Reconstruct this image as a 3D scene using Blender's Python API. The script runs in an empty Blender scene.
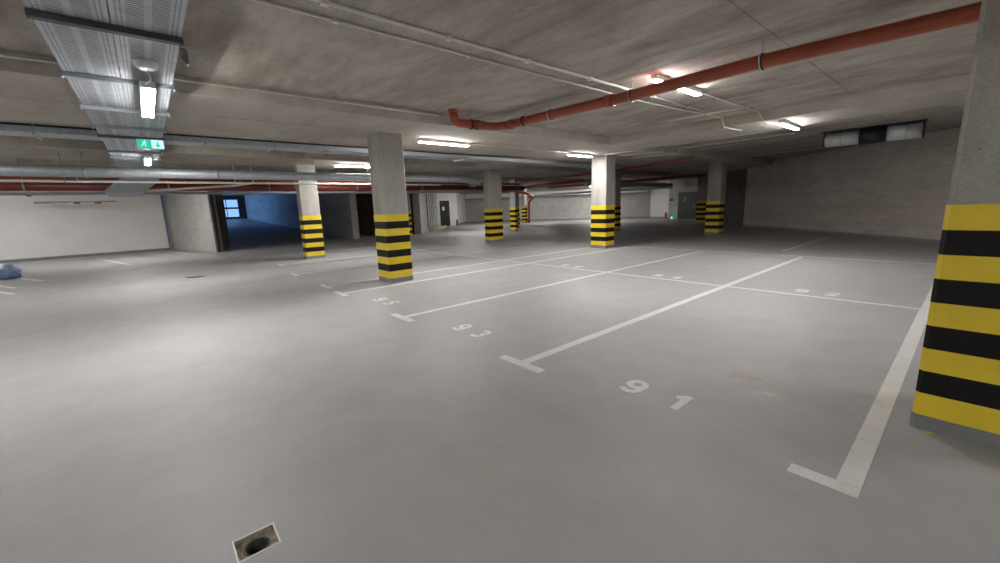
import bpy, bmesh, math, random
from mathutils import Vector, Matrix
random.seed(7)
SC = bpy.context.scene
COL = SC.collection
R = math.radians

# ------------------------------------------------------------------ camera
cam_data = bpy.data.cameras.new('camera'); cam = bpy.data.objects.new('camera', cam_data); COL.objects.link(cam)
cam_data.lens = 403.5 / 1000 * 36; cam_data.sensor_width = 36; cam_data.clip_start = .05; cam_data.clip_end = 300
PITCH, ROLL, YAW = R(10.524), R(1.9786), R(49.528)
cam.matrix_world = (Matrix.Translation((0.276, -2.643, 1.6)) @ Matrix.Rotation(YAW, 4, 'Z')
                    @ Matrix.Rotation(math.pi/2 - PITCH, 4, 'X') @ Matrix.Rotation(-ROLL, 4, 'Z'))
SC.camera = cam
# ------------------------------------------------------------------ world (daylight outside the gate), exposure
W = bpy.data.worlds.new('daylight'); SC.world = W; W.use_nodes = True
W.node_tree.nodes['Background'].inputs[0].default_value = (0.20, 0.42, 1.0, 1)
W.node_tree.nodes['Background'].inputs[1].default_value = 1.0
SC.view_settings.view_transform = 'Standard'; SC.view_settings.look = 'None'
SC.view_settings.gamma = 1; SC.view_settings.use_curve_mapping = False
SC.view_settings.exposure = 2.24
LAMP = 62.0          # emission strength of the tube lamps' diffusers

# ------------------------------------------------------------------ node helpers
class N:
    def __init__(s, name):
        s.m = bpy.data.materials.new(name); s.m.use_nodes = True
        s.t = s.m.node_tree; s.b = s.t.nodes['Principled BSDF']; s.out = s.t.nodes['Material Output']
    def n(s, typ, **kw):
        nd = s.t.nodes.new(typ)
        for k, v in kw.items(): setattr(nd, k, v)
        return nd
    def l(s, a, b): s.t.links.new(a, b)
    def put(s, sock, v):
        if isinstance(v, bpy.types.NodeSocket): s.l(v, sock)
        else: sock.default_value = v
    def math(s, op, a, b=0.0, c=None, clamp=False):
        nd = s.n('ShaderNodeMath', operation=op, use_clamp=clamp); s.put(nd.inputs[0], a); s.put(nd.inputs[1], b)
        if c is not None: s.put(nd.inputs[2], c)
        return nd.outputs[0]
    def coord(s, scale=(1,1,1), rot=(0,0,0), loc=(0,0,0)):
        tc = s.n('ShaderNodeTexCoord'); mp = s.n('ShaderNodeMapping')
        mp.inputs['Scale'].default_value = scale; mp.inputs['Rotation'].default_value = rot; mp.inputs['Location'].default_value = loc
        s.l(tc.outputs['Object'], mp.inputs[0]); return mp.outputs[0]
    def noise(s, vec, scale, detail=4, rough=.55, dist=0):
        nd = s.n('ShaderNodeTexNoise'); s.l(vec, nd.inputs['Vector'])
        nd.inputs['Scale'].default_value = scale; nd.inputs['Detail'].default_value = detail
        nd.inputs['Roughness'].default_value = rough; nd.inputs['Distortion'].default_value = dist
        return nd.outputs[0]
    def ramp(s, fac, stops):
        nd = s.n('ShaderNodeValToRGB'); s.l(fac, nd.inputs[0]); e = nd.color_ramp.elements
        while len(e) < len(stops): e.new(.5)
        for i, (p, c) in enumerate(stops): e[i].position = p; e[i].color = (*c, 1)
        return nd.outputs[0]
    def mix(s, fac, a, b, mode='MIX'):
        nd = s.n('ShaderNodeMix', data_type='RGBA', blend_type=mode)
        s.put(nd.inputs[0], fac)
        for k, v in ((6, a), (7, b)):
            if isinstance(v, tuple) and len(v) == 3: v = (*v, 1)
            s.put(nd.inputs[k], v)
        return nd.outputs[2]
    def bump(s, h, strength=.3, dist=.01):
        nd = s.n('ShaderNodeBump'); nd.inputs['Strength'].default_value = strength; nd.inputs['Distance'].default_value = dist
        s.l(h, nd.inputs['Height']); s.l(nd.outputs[0], s.b.inputs['Normal'])
    def xyz(s, vec=None):
        sp = s.n('ShaderNodeSeparateXYZ')
        if vec is None: vec = s.n('ShaderNodeTexCoord').outputs['Object']
        s.l(vec, sp.inputs[0]); return sp.outputs
    def set(s, color=None, rough=None, metal=None, spec=None):
        if color is not None:
            if isinstance(color, tuple) and len(color) == 3: color = (*color, 1)
            s.put(s.b.inputs['Base Color'], color)
        if rough is not None: s.put(s.b.inputs['Roughness'], rough)
        if metal is not None: s.put(s.b.inputs['Metallic'], metal)
        if spec is not None: s.put(s.b.inputs['Specular IOR Level'], spec)
        return s.m

def plain(name, c, rough=.5, metal=0, var=.12, scale=9, spec=.5):
    k = N(name); v = k.noise(k.coord(), scale, 4)
    d = tuple(x * (1 - var) for x in c); e = tuple(min(1, x * (1 + var)) for x in c)
    return k.set(k.ramp(v, [(.35, d), (.65, e)]), rough, metal, spec)

def concrete(name, dark, mid, light, stretch=(1,1,1), seams=None, pits=True, rough=.85, warm=(.30,.24,.17), contrast=0):
    k = N(name)
    big = k.noise(k.coord(stretch), .55, 5, .6, .6)
    med = k.noise(k.coord(stretch, loc=(4,7,1)), 3.2, 6, .62, .3)
    fine = k.noise(k.coord(), 45, 5, .7)
    c = k.ramp(big, [(.30, dark), (.50, mid), (.70, light)])
    if contrast:      # patchy pours and damp stains
        pt = k.noise(k.coord((.6,1,1), loc=(31,12,0)), .9, 6, .62, 1.4)
        big = k.math('ADD', k.math('MULTIPLY', big, .45), k.math('MULTIPLY', pt, .55))
        c = k.ramp(big, [(.36, dark), (.50, mid), (.62, light)])
    c2 = k.ramp(med, [(.28, dark), (.52, mid), (.75, light)])
    c = k.mix(.5, c, c2)
    st = k.noise(k.coord((stretch[0]*.8, stretch[1]*.8, stretch[2]*.8), loc=(11,3,5)), 1.3, 5, .65, 1.0)
    c = k.mix(k.math('MULTIPLY', k.ramp(st, [(.56, (0,0,0)), (.70, (1,1,1))]), .38), c, warm)
    c = k.mix(.22, c, k.ramp(fine, [(.3, (.12,.12,.12)), (.7, (.85,.85,.85))]), 'OVERLAY')
    h = k.math('ADD', k.math('MULTIPLY', fine, .5), med)
    if pits:
        vo = k.n('ShaderNodeTexVoronoi'); k.l(k.coord(), vo.inputs['Vector']); vo.inputs['Scale'].default_value = 8
        pm = k.math('LESS_THAN', vo.outputs['Distance'], .055)
        c = k.mix(k.math('MULTIPLY', pm, .6), c, tuple(x*.45 for x in dark))
        h = k.math('SUBTRACT', h, pm)
    if seams:
        o = k.xyz()
        for axis, period, off, width in seams:
            v = k.math('ADD', o[axis], -off + 500*period)
            fr = k.math('ABSOLUTE', k.math('SUBTRACT', k.math('FRACT', k.math('ADD', k.math('DIVIDE', v, period), .5)), .5))
            ms = k.math('LESS_THAN', fr, width/period/2)
            wob = k.ramp(k.noise(k.coord(loc=(axis*9,2,3)), .9, 4), [(.36, (.25,.25,.25)), (.56, (1,1,1))])
            ms = k.math('MULTIPLY', ms, wob)
            c = k.mix(k.math('MULTIPLY', ms, .75), c, tuple(x*.42 for x in dark))
            h = k.math('SUBTRACT', h, ms)
    k.bump(h, .35, .006)
    return k.set(c, rough, 0, .3)

M = {}
M['ceiling'] = concrete('board_marked_concrete', (.19,.160,.132), (.38,.345,.305), (.56,.525,.475), (.34, 1.2, 1.0),
                        seams=[(0, 40, -1.46, .022), (1, 40, 3.05, .022), (0, 40, -8.1, .03)], contrast=1.0)
M['band_concrete'] = concrete('smooth_band_concrete', (.33,.295,.255), (.44,.405,.36), (.53,.50,.455), (.4,1,1), seams=[(0, 40, -8.1, .035)])
M['column'] = concrete('column_concrete', (.27,.255,.23), (.40,.383,.355), (.49,.472,.445), (1.2,1.2,.5), warm=(.30,.26,.20))
M['wall_rough'] = concrete('wall_concrete', (.35,.305,.275), (.50,.45,.41), (.62,.565,.525), (.5,.5,1.2),
                           seams=[(2, .62, .5, .010)], warm=(.25,.20,.16))
M['wall_smooth'] = concrete('smooth_wall_concrete', (.34,.33,.31), (.46,.45,.43), (.56,.55,.53), (.7,.7,1), seams=[(2, 1.2, 1.0, .012)], warm=(.36,.33,.27))
M['white'] = plain('white_plaster', (.74,.73,.72), .8, var=.03, scale=1.2)
M['skirt'] = plain('grey_skirting_paint', (.20,.205,.215), .5, var=.06)
M['yellow'] = plain('yellow_paint', (.76,.56,.03), .42, var=.05, scale=5)
M['galv'] = plain('galvanised_steel', (.42,.45,.48), .5, .5, .10, 14)
M['galv_dark'] = plain('dark_strut_steel', (.10,.105,.11), .5, .6, .1, 14)
M['strut'] = plain('strut_steel', (.34,.37,.40), .42, .7, .1, 14)
M['pipe_white'] = plain('white_plastic_conduit', (.66,.64,.60), .45, var=.05, scale=6)
M['lamp_body'] = plain('white_lamp_housing', (.75,.75,.74), .4, var=.03)
M['black'] = plain('black_plastic', (.018,.018,.02), .45, var=.2)
M['door_dark'] = plain('dark_painted_door', (.010,.016,.018), .5, var=.1)
M['red_ext'] = plain('red_enamel', (.55,.03,.02), .35, var=.08)
M['cream'] = plain('cream_kerb_paint', (.62,.53,.36), .7, var=.08)
M['rubber'] = plain('rubber_gasket', (.03,.02,.018), .6)
M['dark_wall'] = plain('dark_toned_concrete', (.105,.092,.085), .9, var=.2, scale=2)  # the unlit recess gets its shade from this dark tone
M['blue_bag'] = plain('blue_plastic_sheet', (.16,.24,.42), .35, var=.45, scale=5)
M['yellow_bag'] = plain('yellow_plastic_sheet', (.60,.50,.10), .4, var=.3, scale=5)
M['fan_metal'] = plain('white_fan_casing', (.66,.70,.72), .35, .25, .05)
M['drain_cast'] = plain('dirty_plaster_recess', (.30,.26,.21), .85, var=.35, scale=40)
M['pvc_grey'] = plain('grey_drain_pipe', (.05,.048,.045), .6, var=.2, scale=20)
M['paper'] = plain('white_paper', (.8,.8,.78), .7, var=.02)

def redpipe(name, a, b, rough=.38):
    k = N(name); v = k.noise(k.coord((1,1,1)), 2.5, 5, .6)
    return k.set(k.ramp(v, [(.3, a), (.7, b)]), rough, 0, .5)
M['red'] = redpipe('orange_brown_sewer_pipe', (.24,.045,.020), (.34,.068,.028))
M['red_dark'] = redpipe('dark_red_sprinkler_pipe', (.13,.020,.014), (.20,.032,.020))

# black bands: very dark paint
M['band'] = plain('black_paint', (.008,.0075,.007), .5, var=.1, spec=.2)

# floor: grey sealed concrete coating, slightly glossy
k = N('grey_floor_coating')
a = k.noise(k.coord(), .35, 5, .6, .4); b = k.noise(k.coord(loc=(3,9,0)), 2.2, 6, .65); f_ = k.noise(k.coord(), 70, 4, .7)
c = k.ramp(a, [(.30, (.298,.295,.302)), (.70, (.368,.364,.370))])
c = k.mix(.5, c, k.ramp(b, [(.3, (.285,.282,.290)), (.7, (.374,.370,.374))]))
c = k.mix(.10, c, k.ramp(f_, [(.3, (.2,.2,.2)), (.7, (.8,.8,.8))]), 'OVERLAY')
# dark specks
vo = k.n('ShaderNodeTexVoronoi'); k.l(k.coord(), vo.inputs['Vector']); vo.inputs['Scale'].default_value = 2.1
c = k.mix(k.math('MULTIPLY', k.math('LESS_THAN', vo.outputs['Distance'], .014), .7), c, (.07,.06,.05))
# rusty stain near bay 91 and faint ones
def blot(k, c, x, y, rad, col, amt):
    o = k.xyz(); dx = k.math('SUBTRACT', o[0], x); dy = k.math('SUBTRACT', o[1], y)
    d = k.math('SQRT', k.math('ADD', k.math('MULTIPLY', dx, dx), k.math('MULTIPLY', dy, dy)))
    nz = k.noise(k.coord(loc=(x, y, 0)), 9, 5, .7)
    m = k.math('SUBTRACT', 1.0, k.math('DIVIDE', d, rad), clamp=True)
    m = k.math('MULTIPLY', m, k.ramp(nz, [(.42, (0,0,0)), (.62, (1,1,1))]))
    return k.mix(k.math('MULTIPLY', m, amt), c, col)
c = blot(k, c, -.84, 1.24, .26, (.36,.21,.07), 1.0)
c = blot(k, c, -.66, 1.0, .16, (.60,.59,.58), .6)
c = blot(k, c, -1.55, -1.25, .2, (.38,.28,.18), .6)
c = blot(k, c, -3.3, 1.4, .5, (.40,.36,.33), .5)
rg = k.ramp(k.noise(k.coord(loc=(1,1,1)), 1.6, 5, .65), [(.3, (.50,.50,.50)), (.7, (.60,.60,.60))])
bp = k.noise(k.coord(), 26, 3, .6)
k.bump(k.math('ADD', bp, k.math('MULTIPLY', k.noise(k.coord(), 7, 3), 1.2)), .22, .006)
M['floor'] = k.set(c, rg, 0, .42)
# white floor paint, slightly worn
k = N('worn_white_floor_paint')
w_ = k.noise(k.coord(), 6, 6, .7)
M['paint'] = k.set(k.ramp(w_, [(.28, (.53,.52,.51)), (.5, (.62,.61,.59)), (.8, (.66,.65,.63))]), .5, 0, .4)

def emit(name, col, s):
    k = N(name); e = k.n('ShaderNodeEmission'); e.inputs[0].default_value = (*col, 1); e.inputs[1].default_value = s
    k.l(e.outputs[0], k.out.inputs[0]); return k.m
M['lamp'] = emit('lit_tube_diffuser', (1.0, .975, .935), LAMP)
M['lamp_soft'] = emit('lit_tube_diffuser_dimmer', (1.0, .975, .935), LAMP*.7)
M['sign_green'] = emit('lit_green_sign', (.02, .42, .24), .30)
M['sign_white'] = emit('lit_pale_sign', (.55, .95, .95), .24)
M['green_glow'] = emit('green_glow_emission', (.05, 1, .45), .35)
M['sky_pane'] = emit('daylit_gate_pane', (.30, .53, 1.0), .24)
M['passage_fill'] = emit('added_blue_fill_panel', (.15, .38, .95), .75)

# perforated tray sheet: slots and holes open through to the ceiling
k = N('perforated_tray_sheet')
o = k.xyz()
def fr(v, per, off=0): return k.math('FRACT', k.math('ADD', k.math('DIVIDE', v, per), off + 1000))
def between(v, a, b): return k.math('MULTIPLY', k.math('GREATER_THAN', v, a), k.math('LESS_THAN', v, b))
x, y = o[0], o[1]                       # object space: x along the tray, y across, 0 in the middle
slot = k.math('LESS_THAN', fr(x, .036), .30)
bands = k.math('ADD', between(y, -.118, -.022), between(y, .022, .118))
m = k.math('MULTIPLY', slot, bands)
hole = k.math('LESS_THAN', fr(x, .024), .48)
hb = k.math('ADD', between(k.math('ABSOLUTE', y), .138, .147), between(k.math('ABSOLUTE', y), .164, .173))
m = k.math('ADD', m, k.math('MULTIPLY', hole, hb), clamp=True)
tr = k.n('ShaderNodeBsdfTransparent'); mx = k.n('ShaderNodeMixShader')
v = k.noise(k.coord(), 8, 4)
k.set(k.ramp(v, [(.3, (.44,.47,.51)), (.7, (.56,.60,.65))]), .5, .4)
k.l(m, mx.inputs[0]); k.l(k.b.outputs[0], mx.inputs[1]); k.l(tr.outputs[0], mx.inputs[2]); k.l(mx.outputs[0], k.out.inputs[0])
M['perf'] = k.m

# ------------------------------------------------------------------ mesh helpers
def box(bm, x0, x1, y0, y1, z0, z1, bev=0):
    vs = [bm.verts.new(p) for p in ((x0,y0,z0),(x1,y0,z0),(x1,y1,z0),(x0,y1,z0),(x0,y0,z1),(x1,y0,z1),(x1,y1,z1),(x0,y1,z1))]
    fs = [bm.faces.new([vs[i] for i in q]) for q in ((3,2,1,0),(4,5,6,7),(0,1,5,4),(1,2,6,5),(2,3,7,6),(3,0,4,7))]
    if bev:
        es = list({e for f in fs for e in f.edges})
        bmesh.ops.bevel(bm, geom=es, offset=bev, segments=2, affect='EDGES', profile=.6)
    return bm
def prism(bm, pts, z0, z1):
    a = [bm.verts.new((p[0], p[1], p[2] if len(p) > 2 else z0)) for p in pts]
    b = [bm.verts.new((p[0], p[1], z1)) for p in pts]
    n = len(pts)
    bm.faces.new(a[::-1]); bm.faces.new(b)
    for i in range(n): bm.faces.new((a[i], a[(i+1) % n], b[(i+1) % n], b[i]))
    return bm
def tube(bm, path, r, seg=14, cap=True):
    P = [Vector(p) for p in path]; rings = []
    d0 = (P[1]-P[0]).normalized(); up = Vector((0,0,1)) if abs(d0.z) < .9 else Vector((0,1,0))
    side = d0.cross(up).normalized()
    for i, p in enumerate(P):
        d = (P[min(i+1, len(P)-1)] - P[max(i-1, 0)]).normalized()
        if 0 < i < len(P)-1:
            d1 = (P[i]-P[i-1]).normalized(); d2 = (P[i+1]-P[i]).normalized(); d = (d1+d2).normalized()
            sc = 1/max(.5, d.dot(d1))
        else: sc = 1
        side = (side - d*side.dot(d)).normalized(); u = d.cross(side)
        rings.append([bm.verts.new(p + (side*math.cos(t)+u*math.sin(t))*r*(sc if i else 1)) for t in [2*math.pi*j/seg for j in range(seg)]])
    for a, b in zip(rings, rings[1:]):
        for j in range(seg): f = bm.faces.new((a[j], a[(j+1) % seg], b[(j+1) % seg], b[j])); f.smooth = True
    if cap: bm.faces.new(rings[0][::-1]); bm.faces.new(rings[-1])
    return bm
def bend(path, r, n=5):
    P = [Vector(p) for p in path]; out = [P[0]]
    for i in range(1, len(P)-1):
        a = (P[i-1]-P[i]); b = (P[i+1]-P[i]); rr = min(r, a.length*.48, b.length*.48)
        s = P[i]+a.normalized()*rr; e = P[i]+b.normalized()*rr
        for j in range(n+1):
            t = j/n; out.append(s*(1-t)**2 + P[i]*2*t*(1-t) + e*t*t)
    return out + [P[-1]]
def mk(name, bm, mat, parent=None, loc=None):
    bmesh.ops.recalc_face_normals(bm, faces=bm.faces)
    me = bpy.data.meshes.new(name); bm.to_mesh(me); bm.free(); me.materials.append(M[mat] if isinstance(mat, str) else mat)
    o = bpy.data.objects.new(name, me); COL.objects.link(o)
    if parent:
        o.parent = parent
        l = world_loc(parent)
        if loc is None: me.transform(Matrix.Translation(-l))     # parts are modelled in place, stored local to their thing
        else: o.location = Vector(loc) - l; me.transform(Matrix.Translation(-Vector(loc)))
    elif loc: me.transform(Matrix.Translation(-Vector(loc))); o.location = loc
    return o
def world_loc(o):
    v = Vector(o.location)
    while o.parent: o = o.parent; v = v + Vector(o.location)
    return v
def tag(o, label, cat, group=None):
    o['label'] = label; o['category'] = cat
    if group: o['group'] = group
    return o
def thing(name, label, cat, loc, group=None):
    o = bpy.data.objects.new(name, None); COL.objects.link(o); o.location = loc; o.empty_display_size = .2
    return tag(o, label, cat, group)
def struct(name, bm, mat):
    o = mk(name, bm, mat); o['kind'] = 'structure'; return o
B = bmesh.new

# ------------------------------------------------------------------ the shell
ZS, ZB = 3.43, 3.22            # slab underside, drop-band underside
DX0, DX1, DY0, DY1 = -1.95, -1.785, -2.555, -2.375      # hole in the floor for the drain
bm = B()
xs = [-50, DX0, DX1, 11]; ys = [-11, DY0, DY1, 39]
grid = [[bm.verts.new((x, y, 0)) for y in ys] for x in xs]
for i in range(3):
    for j in range(3):
        if (i, j) != (1, 1): bm.faces.new((grid[i][j], grid[i+1][j], grid[i+1][j+1], grid[i][j+1]))
floor = struct('floor', bm, 'floor')
bm = B()                        # slab and its drop bands, one casting
box(bm, -50, 11, -11, 39, ZS, ZS+.25)
struct('ceiling', bm, 'ceiling'); bm = B()
ybands = ((-9.95, -6.75), (-15.75, -13.2), (-22.4, -19.6)); xbands = ((7.65, 9.35),)
for x0, x1 in ybands: box(bm, x0, x1, -11, 39, ZB, ZS)
xe = [11, -6.75, -9.95, -13.2, -15.75, -19.6, -22.4, -34]
for y0, y1 in xbands:
    for i in range(0, 8, 2): box(bm, xe[i+1], xe[i], y0, y1, ZB, ZS)
struct('trim_4', bm, 'band_concrete')

def wall(name, a, b, th, mat, z0=0, z1=ZS, base=None, side=1):
    a = Vector(a); b = Vector(b); d = (b-a).normalized(); n = Vector((-d.y, d.x))*side
    bm = B(); prism(bm, [a, b, b+n*th, a+n*th], z0, z1); o = struct(name, bm, mat)
    if base:
        bm = B(); e = .012; prism(bm, [a-n*e, b-n*e, b, a], .0, .12); struct(base, bm, 'skirt')
    return o
# right: rough wall running obliquely away, then a dark return behind the columns
wall('wall_right', (10, 6.3), (-8.35, 23.3), .3, 'wall_rough', base='baseboard_right', side=-1)
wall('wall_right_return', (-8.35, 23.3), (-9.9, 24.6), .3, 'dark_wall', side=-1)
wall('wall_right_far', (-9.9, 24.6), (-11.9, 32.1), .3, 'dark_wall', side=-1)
wall('wall_back_right', (-11.9, 32.1), (-17.95, 33.36), .3, 'wall_smooth', side=-1)
wall('wall_back_white', (-17.95, 33.36), (-20.65, 35.0), .3, 'white', side=-1, base='baseboard_back')
wall('wall_back', (-20.65, 35.0), (-35.5, 23.4), .3, 'wall_smooth', side=-1, base='baseboard_far')
wall('wall_corner_white', (-35.5, 23.4), (-31.4, 19.4), .3, 'white', side=-1, base='baseboard_corner')
wall('wall_door_white', (-31.4, 19.4), (-31.1, 17.1), .3, 'white', side=-1)
wall('wall_grille', (-31.1, 17.1), (-24.75, 12.2), .3, 'wall_smooth', side=-1)
wall('wall_plain', (-24.75, 12.2), (-23.4, 10.9), .3, 'wall_smooth', side=-1)
wall('wall_recess_side', (-23.4, 10.9), (-23.4, 10.2), .3, 'dark_wall', side=-1)  # recess walls: shade put in as dark concrete
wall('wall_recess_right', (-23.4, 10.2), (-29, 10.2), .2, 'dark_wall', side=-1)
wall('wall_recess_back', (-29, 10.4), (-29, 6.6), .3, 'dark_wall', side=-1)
# passage with ramp rising to the gate
def onx(x): return 6.44 + (x+23.57)*(6.44-4.43)/(44-23.57)
bm = B(); prism(bm, [(-23.57, 6.44), (-44.3, onx(-44.3)), (-44.3, onx(-44.3)+.35), (-23.57, 6.8)], 0, ZS+.2); struct('wall_passage_right', bm, 'wall_rough')
bm = B(); prism(bm, [(-26.5, -1.90), (-21.76, -.51), (-24.14, .29), (-44.3, .30), (-44.3, -2.4), (-26.6, -2.4)], 0, ZS); struct('wall_passage_left', bm, 'wall_smooth')
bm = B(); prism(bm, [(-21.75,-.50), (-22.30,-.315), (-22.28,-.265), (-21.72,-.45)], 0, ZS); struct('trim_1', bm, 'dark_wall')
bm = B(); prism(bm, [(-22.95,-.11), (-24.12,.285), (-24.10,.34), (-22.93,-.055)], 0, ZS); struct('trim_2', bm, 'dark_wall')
bm = B()
v = [bm.verts.new(p) for p in ((-24.5,-.1,.003),(-24.5,6.6,.003),(-44,6.6,1.30),(-44,-.1,1.30),(-44,-.1,1.1),(-44,6.6,1.1),(-25.0,6.6,-.1),(-25.0,-.1,-.1))]
for q in ((0,1,2,3),(3,2,5,4),(4,5,6,7),(7,6,1,0),(0,3,4,7),(1,6,5,2)): bm.faces.new([v[i] for i in q])
struct('floor_ramp', bm, 'floor')
# gate at the ramp's head: dark frame with daylit panes
bm = B()
box(bm, -44.16, -44.0, .3, 4.6, 1.2, ZS+.2)
struct('door_gate', bm, 'black')
n_ = 0
for i in range(4):
    y1 = 3.80 - i*.93; y0 = max(y1 - .86, .32)
    for a_, b_ in ((1.50, 2.20), (2.36, 3.02)):
        n_ += 1; bm = B(); box(bm, -43.99, -43.95, y0, y1, a_, b_); struct('glow_pane_%d' % n_, bm, 'sky_pane')
for i in range(2):        # added glowing panels, out of view, tint the ramp passage blue
    x1 = -36.9 - i*3.4; n_ += 1
    bm = B(); box(bm, x1-3.0, x1, .301, .33, 1.0 + .22*i, 3.3); struct('glow_pane_%d' % n_, bm, 'passage_fill')
# left: long white wall
wall('wall_left', (-26.16, -2.01), (-25.35, -11), .3, 'white', side=-1, base='baseboard_left')
wall('wall_rear', (-26, -10.6), (10.6, -10.6), .3, 'wall_smooth', side=-1)
wall('wall_east', (10.2, -10.6), (10.2, 7), .3, 'wall_smooth', side=-1)
# pale soffit along the back wall
bm = B(); d = Vector((-14.85, -11.6)).normalized(); n = Vector((-d.y, d.x)); a = Vector((-20.9, 34.6)); b = Vector((-35.2, 23.4))
prism(bm, [a, b, b+n*.7, a+n*.7], 2.52, 2.95); struct('trim_3', bm, 'white')

# ------------------------------------------------------------------ columns
def column(x0, x1, y0, y1, label, ztop=ZB, st=1.515, group='striped concrete columns'):
    cx_, cy_ = (x0+x1)/2, (y0+y1)/2
    t = thing('concrete_column', label, 'column', (cx_, cy_, 0), group)
    bm = B(); box(bm, x0+.008, x1-.008, y0+.008, y1-.008, 0, ztop)
    es = [e for e in bm.edges if abs(e.verts[0].co.z - e.verts[1].co.z) > 1]
    bmesh.ops.bevel(bm, geom=es, offset=.022, segments=1, affect='EDGES'); mk('shaft', bm, 'column', t)
    z0 = .10; h = (st-z0)/9
    def wrap(za, zb, e, nm, mat, lab=None):
        bm = B(); X0, X1, Y0, Y1 = x0-e, x1+e, y0-e, y1+e; c = .022
        ring = [(X0+c,Y0),(X1-c,Y0),(X1,Y0+c),(X1,Y1-c),(X1-c,Y1),(X0+c,Y1),(X0,Y1-c),(X0,Y0+c)]
        prism(bm, ring, za, zb); p = mk(nm, bm, mat, t)
        if lab: p['label'] = lab
    wrap(0, z0, .004, 'plinth_band', 'skirt', 'grey painted base band')
    for i in range(9):
        wrap(z0+i*h, z0+(i+1)*h, .0, 'warning_stripe', 'band' if i % 2 else 'yellow', 'black painted stripe' if i % 2 else 'yellow painted stripe')
    return t
column(.155, .80, 1.17, 1.77, 'large striped column close by at the right edge of the view')
column(-8.67, -8.05, 1.26, 1.83, 'striped column standing beside bay 95, nearest of those left of centre')
column(-15.25, -14.85, 1.40, 2.03, 'striped column in front of the blue-lit passage')
column(-14.35, -13.93, 9.02, 9.80, 'striped column midway between the bay 95 column and the bright central one')
column(-8.82, -8.17, 9.55, 10.12, 'bright striped column under a lamp at the centre of the hall')
column(-7.88, -7.26, 17.0, 17.55, 'striped column before the dark right corner, larger of the two there')
column(-13.6, -13.0, 17.45, 18.0, 'dim striped column peeking out from behind the bright central column')
column(-11.95, -11.35, 25.3, 25.9, 'distant striped column beside the far dark door on the right', ZB)
column(-19.2, -18.65, 15.0, 15.2, 'dark faced striped column, nearest of the distant trio left of centre')
column(-22.2, -21.75, 17.7, 18.3, 'middle striped column of the distant trio left of centre', ZS)
column(-27.2, -26.8, 23.7, 24.1, 'farthest striped column of the distant trio, beside the red downpipe', ZS)
column(-21.4, -20.9, 8.35, 8.9, 'striped column almost hidden behind the bay 95 column')

# ------------------------------------------------------------------ floor markings
PZ = .003
def quad_sheet(bm, pts, z=PZ):
    prism(bm, pts, .0005, z)
def bar(bm, x0, x1, y0, y1): quad_sheet(bm, [(x0,y0),(x1,y0),(x1,y1),(x0,y1)])
W0 = .11
G = 'white bay lines on the floor'
def bay_line(x, y0, y1, label, end='T', w=W0):
    t = thing('parking_line', label, 'floor marking', (x, y0, 0), G)
    ya = y0 + (.108 if end else 0)
    bm = B(); bar(bm, x-w/2, x+w/2, ya, y1); mk('stripe', bm, 'paint', t)
    if end:
        bm = B()
        if end == 'T': bar(bm, x-.30, x+.30, y0, y0+.108)
        else: bar(bm, x-.265, x+w/2, y0, y0+.104)
        mk('end_bar', bm, 'paint', t)
bay_line(-.008, .01, 5.24, 'thick bay line ending in an L beside the near right column', 'L')
bay_line(0, 5.35, 10.45, 'bay line running away behind the near right column', None)
bay_line(-2.595, 0, 10.5, 'long bay line with T end between the numbers 91 and 93')
bay_line(-5.19, 0, 10.5, 'long bay line with T end between the numbers 93 and 95')
bay_line(-7.78, 0, 10.5, 'bay line with T end just in front of the bay 95 column')
bay_line(-8.85, .05, 10.5, 'bay line with T end just behind the bay 95 column')
bay_line(-11.35, .05, 10.5, 'bay line with T end between the two left columns')
bay_line(-13.95, .3, 7.5, 'bay line ending just before the passage-side column')
bay_line(-17.3, -.1, 5.3, 'faint bay line left of the passage-side column', None)
def cross(x0, x1, y, label, w=.07):
    bm = B(); bar(bm, x0, x1, y-w/2, y+w/2); o = mk('parking_line', bm, 'paint', loc=((x0+x1)/2, y, 0)); tag(o, label, 'floor marking', G)
def crosses(x0, x1, y, stops, w, label, nm):
    pass
# the crosswise lines are broken where the long ones pass, one painted thing each
def crossline(xsegs, y, w, label):
    t = thing('parking_cross_line', label, 'floor marking', ((xsegs[0][0]+xsegs[-1][1])/2, y, 0), G)
    for a_, b_ in xsegs:
        bm = B(); bar(bm, a_, b_, y-w/2, y+w/2); mk('stripe', bm, 'paint', t)
crossline([(-13.85,-11.41),(-11.29,-8.91),(-8.79,-7.84),(-7.72,-5.25),(-5.13,-2.66),(-2.54,.055)], 5.30, .075, 'crosswise line separating front bays 91, 93, 95 from the bays behind')
crossline([(-13.9,-11.41),(-11.29,-8.91),(-8.79,-7.84)], 10.5, .07, 'crosswise line at the back of the bays behind the striped column pair')
crossline([(-7.72,-5.25),(-5.13,-2.66),(-2.54,-.06),(.06,5.2)], 10.56, .07, 'crosswise line at the back of bays 92 and 94')
bay_line(-3.33, 11.6, 17.2, 'faint bay line in the dim far bay near the right wall', None, .10)
bay_line(-9.0, 12.2, 17.0, 'faint bay line behind the bright central column', None, .10)
# marks by the left wall
def slanted(p, q, w, label):
    p = Vector(p); q = Vector(q); d = (q-p).normalized(); n = Vector((-d.y, d.x))*w/2
    bm = B(); quad_sheet(bm, [p-n, q-n, q+n, p+n]); c = (p+q)/2
    tag(mk('parking_line', bm, 'paint', loc=(c.x, c.y, 0)), label, 'floor marking', G)
slanted((-24.4,-4.6), (-19.2,-3.35), .12, 'short bay line pointing out from the white wall')
slanted((-24.9,-.6+-1.5), (-21.5,-1.25), .12, 'faint bay line near the concrete wall at the white wall corner')
slanted((-16.4,-5.1), (-21.5,-7.4), .14, 'bay line beside the blue bag, nearer the white wall')
slanted((-13.9,-5.2), (-17.5,-6.9), .12, 'bay line with slanted tip left of the bag, nearest the viewer')
slanted((-15.2,-5.4), (-19.5,-7.3), .10, 'thin bay line between the two others by the blue bag')

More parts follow.
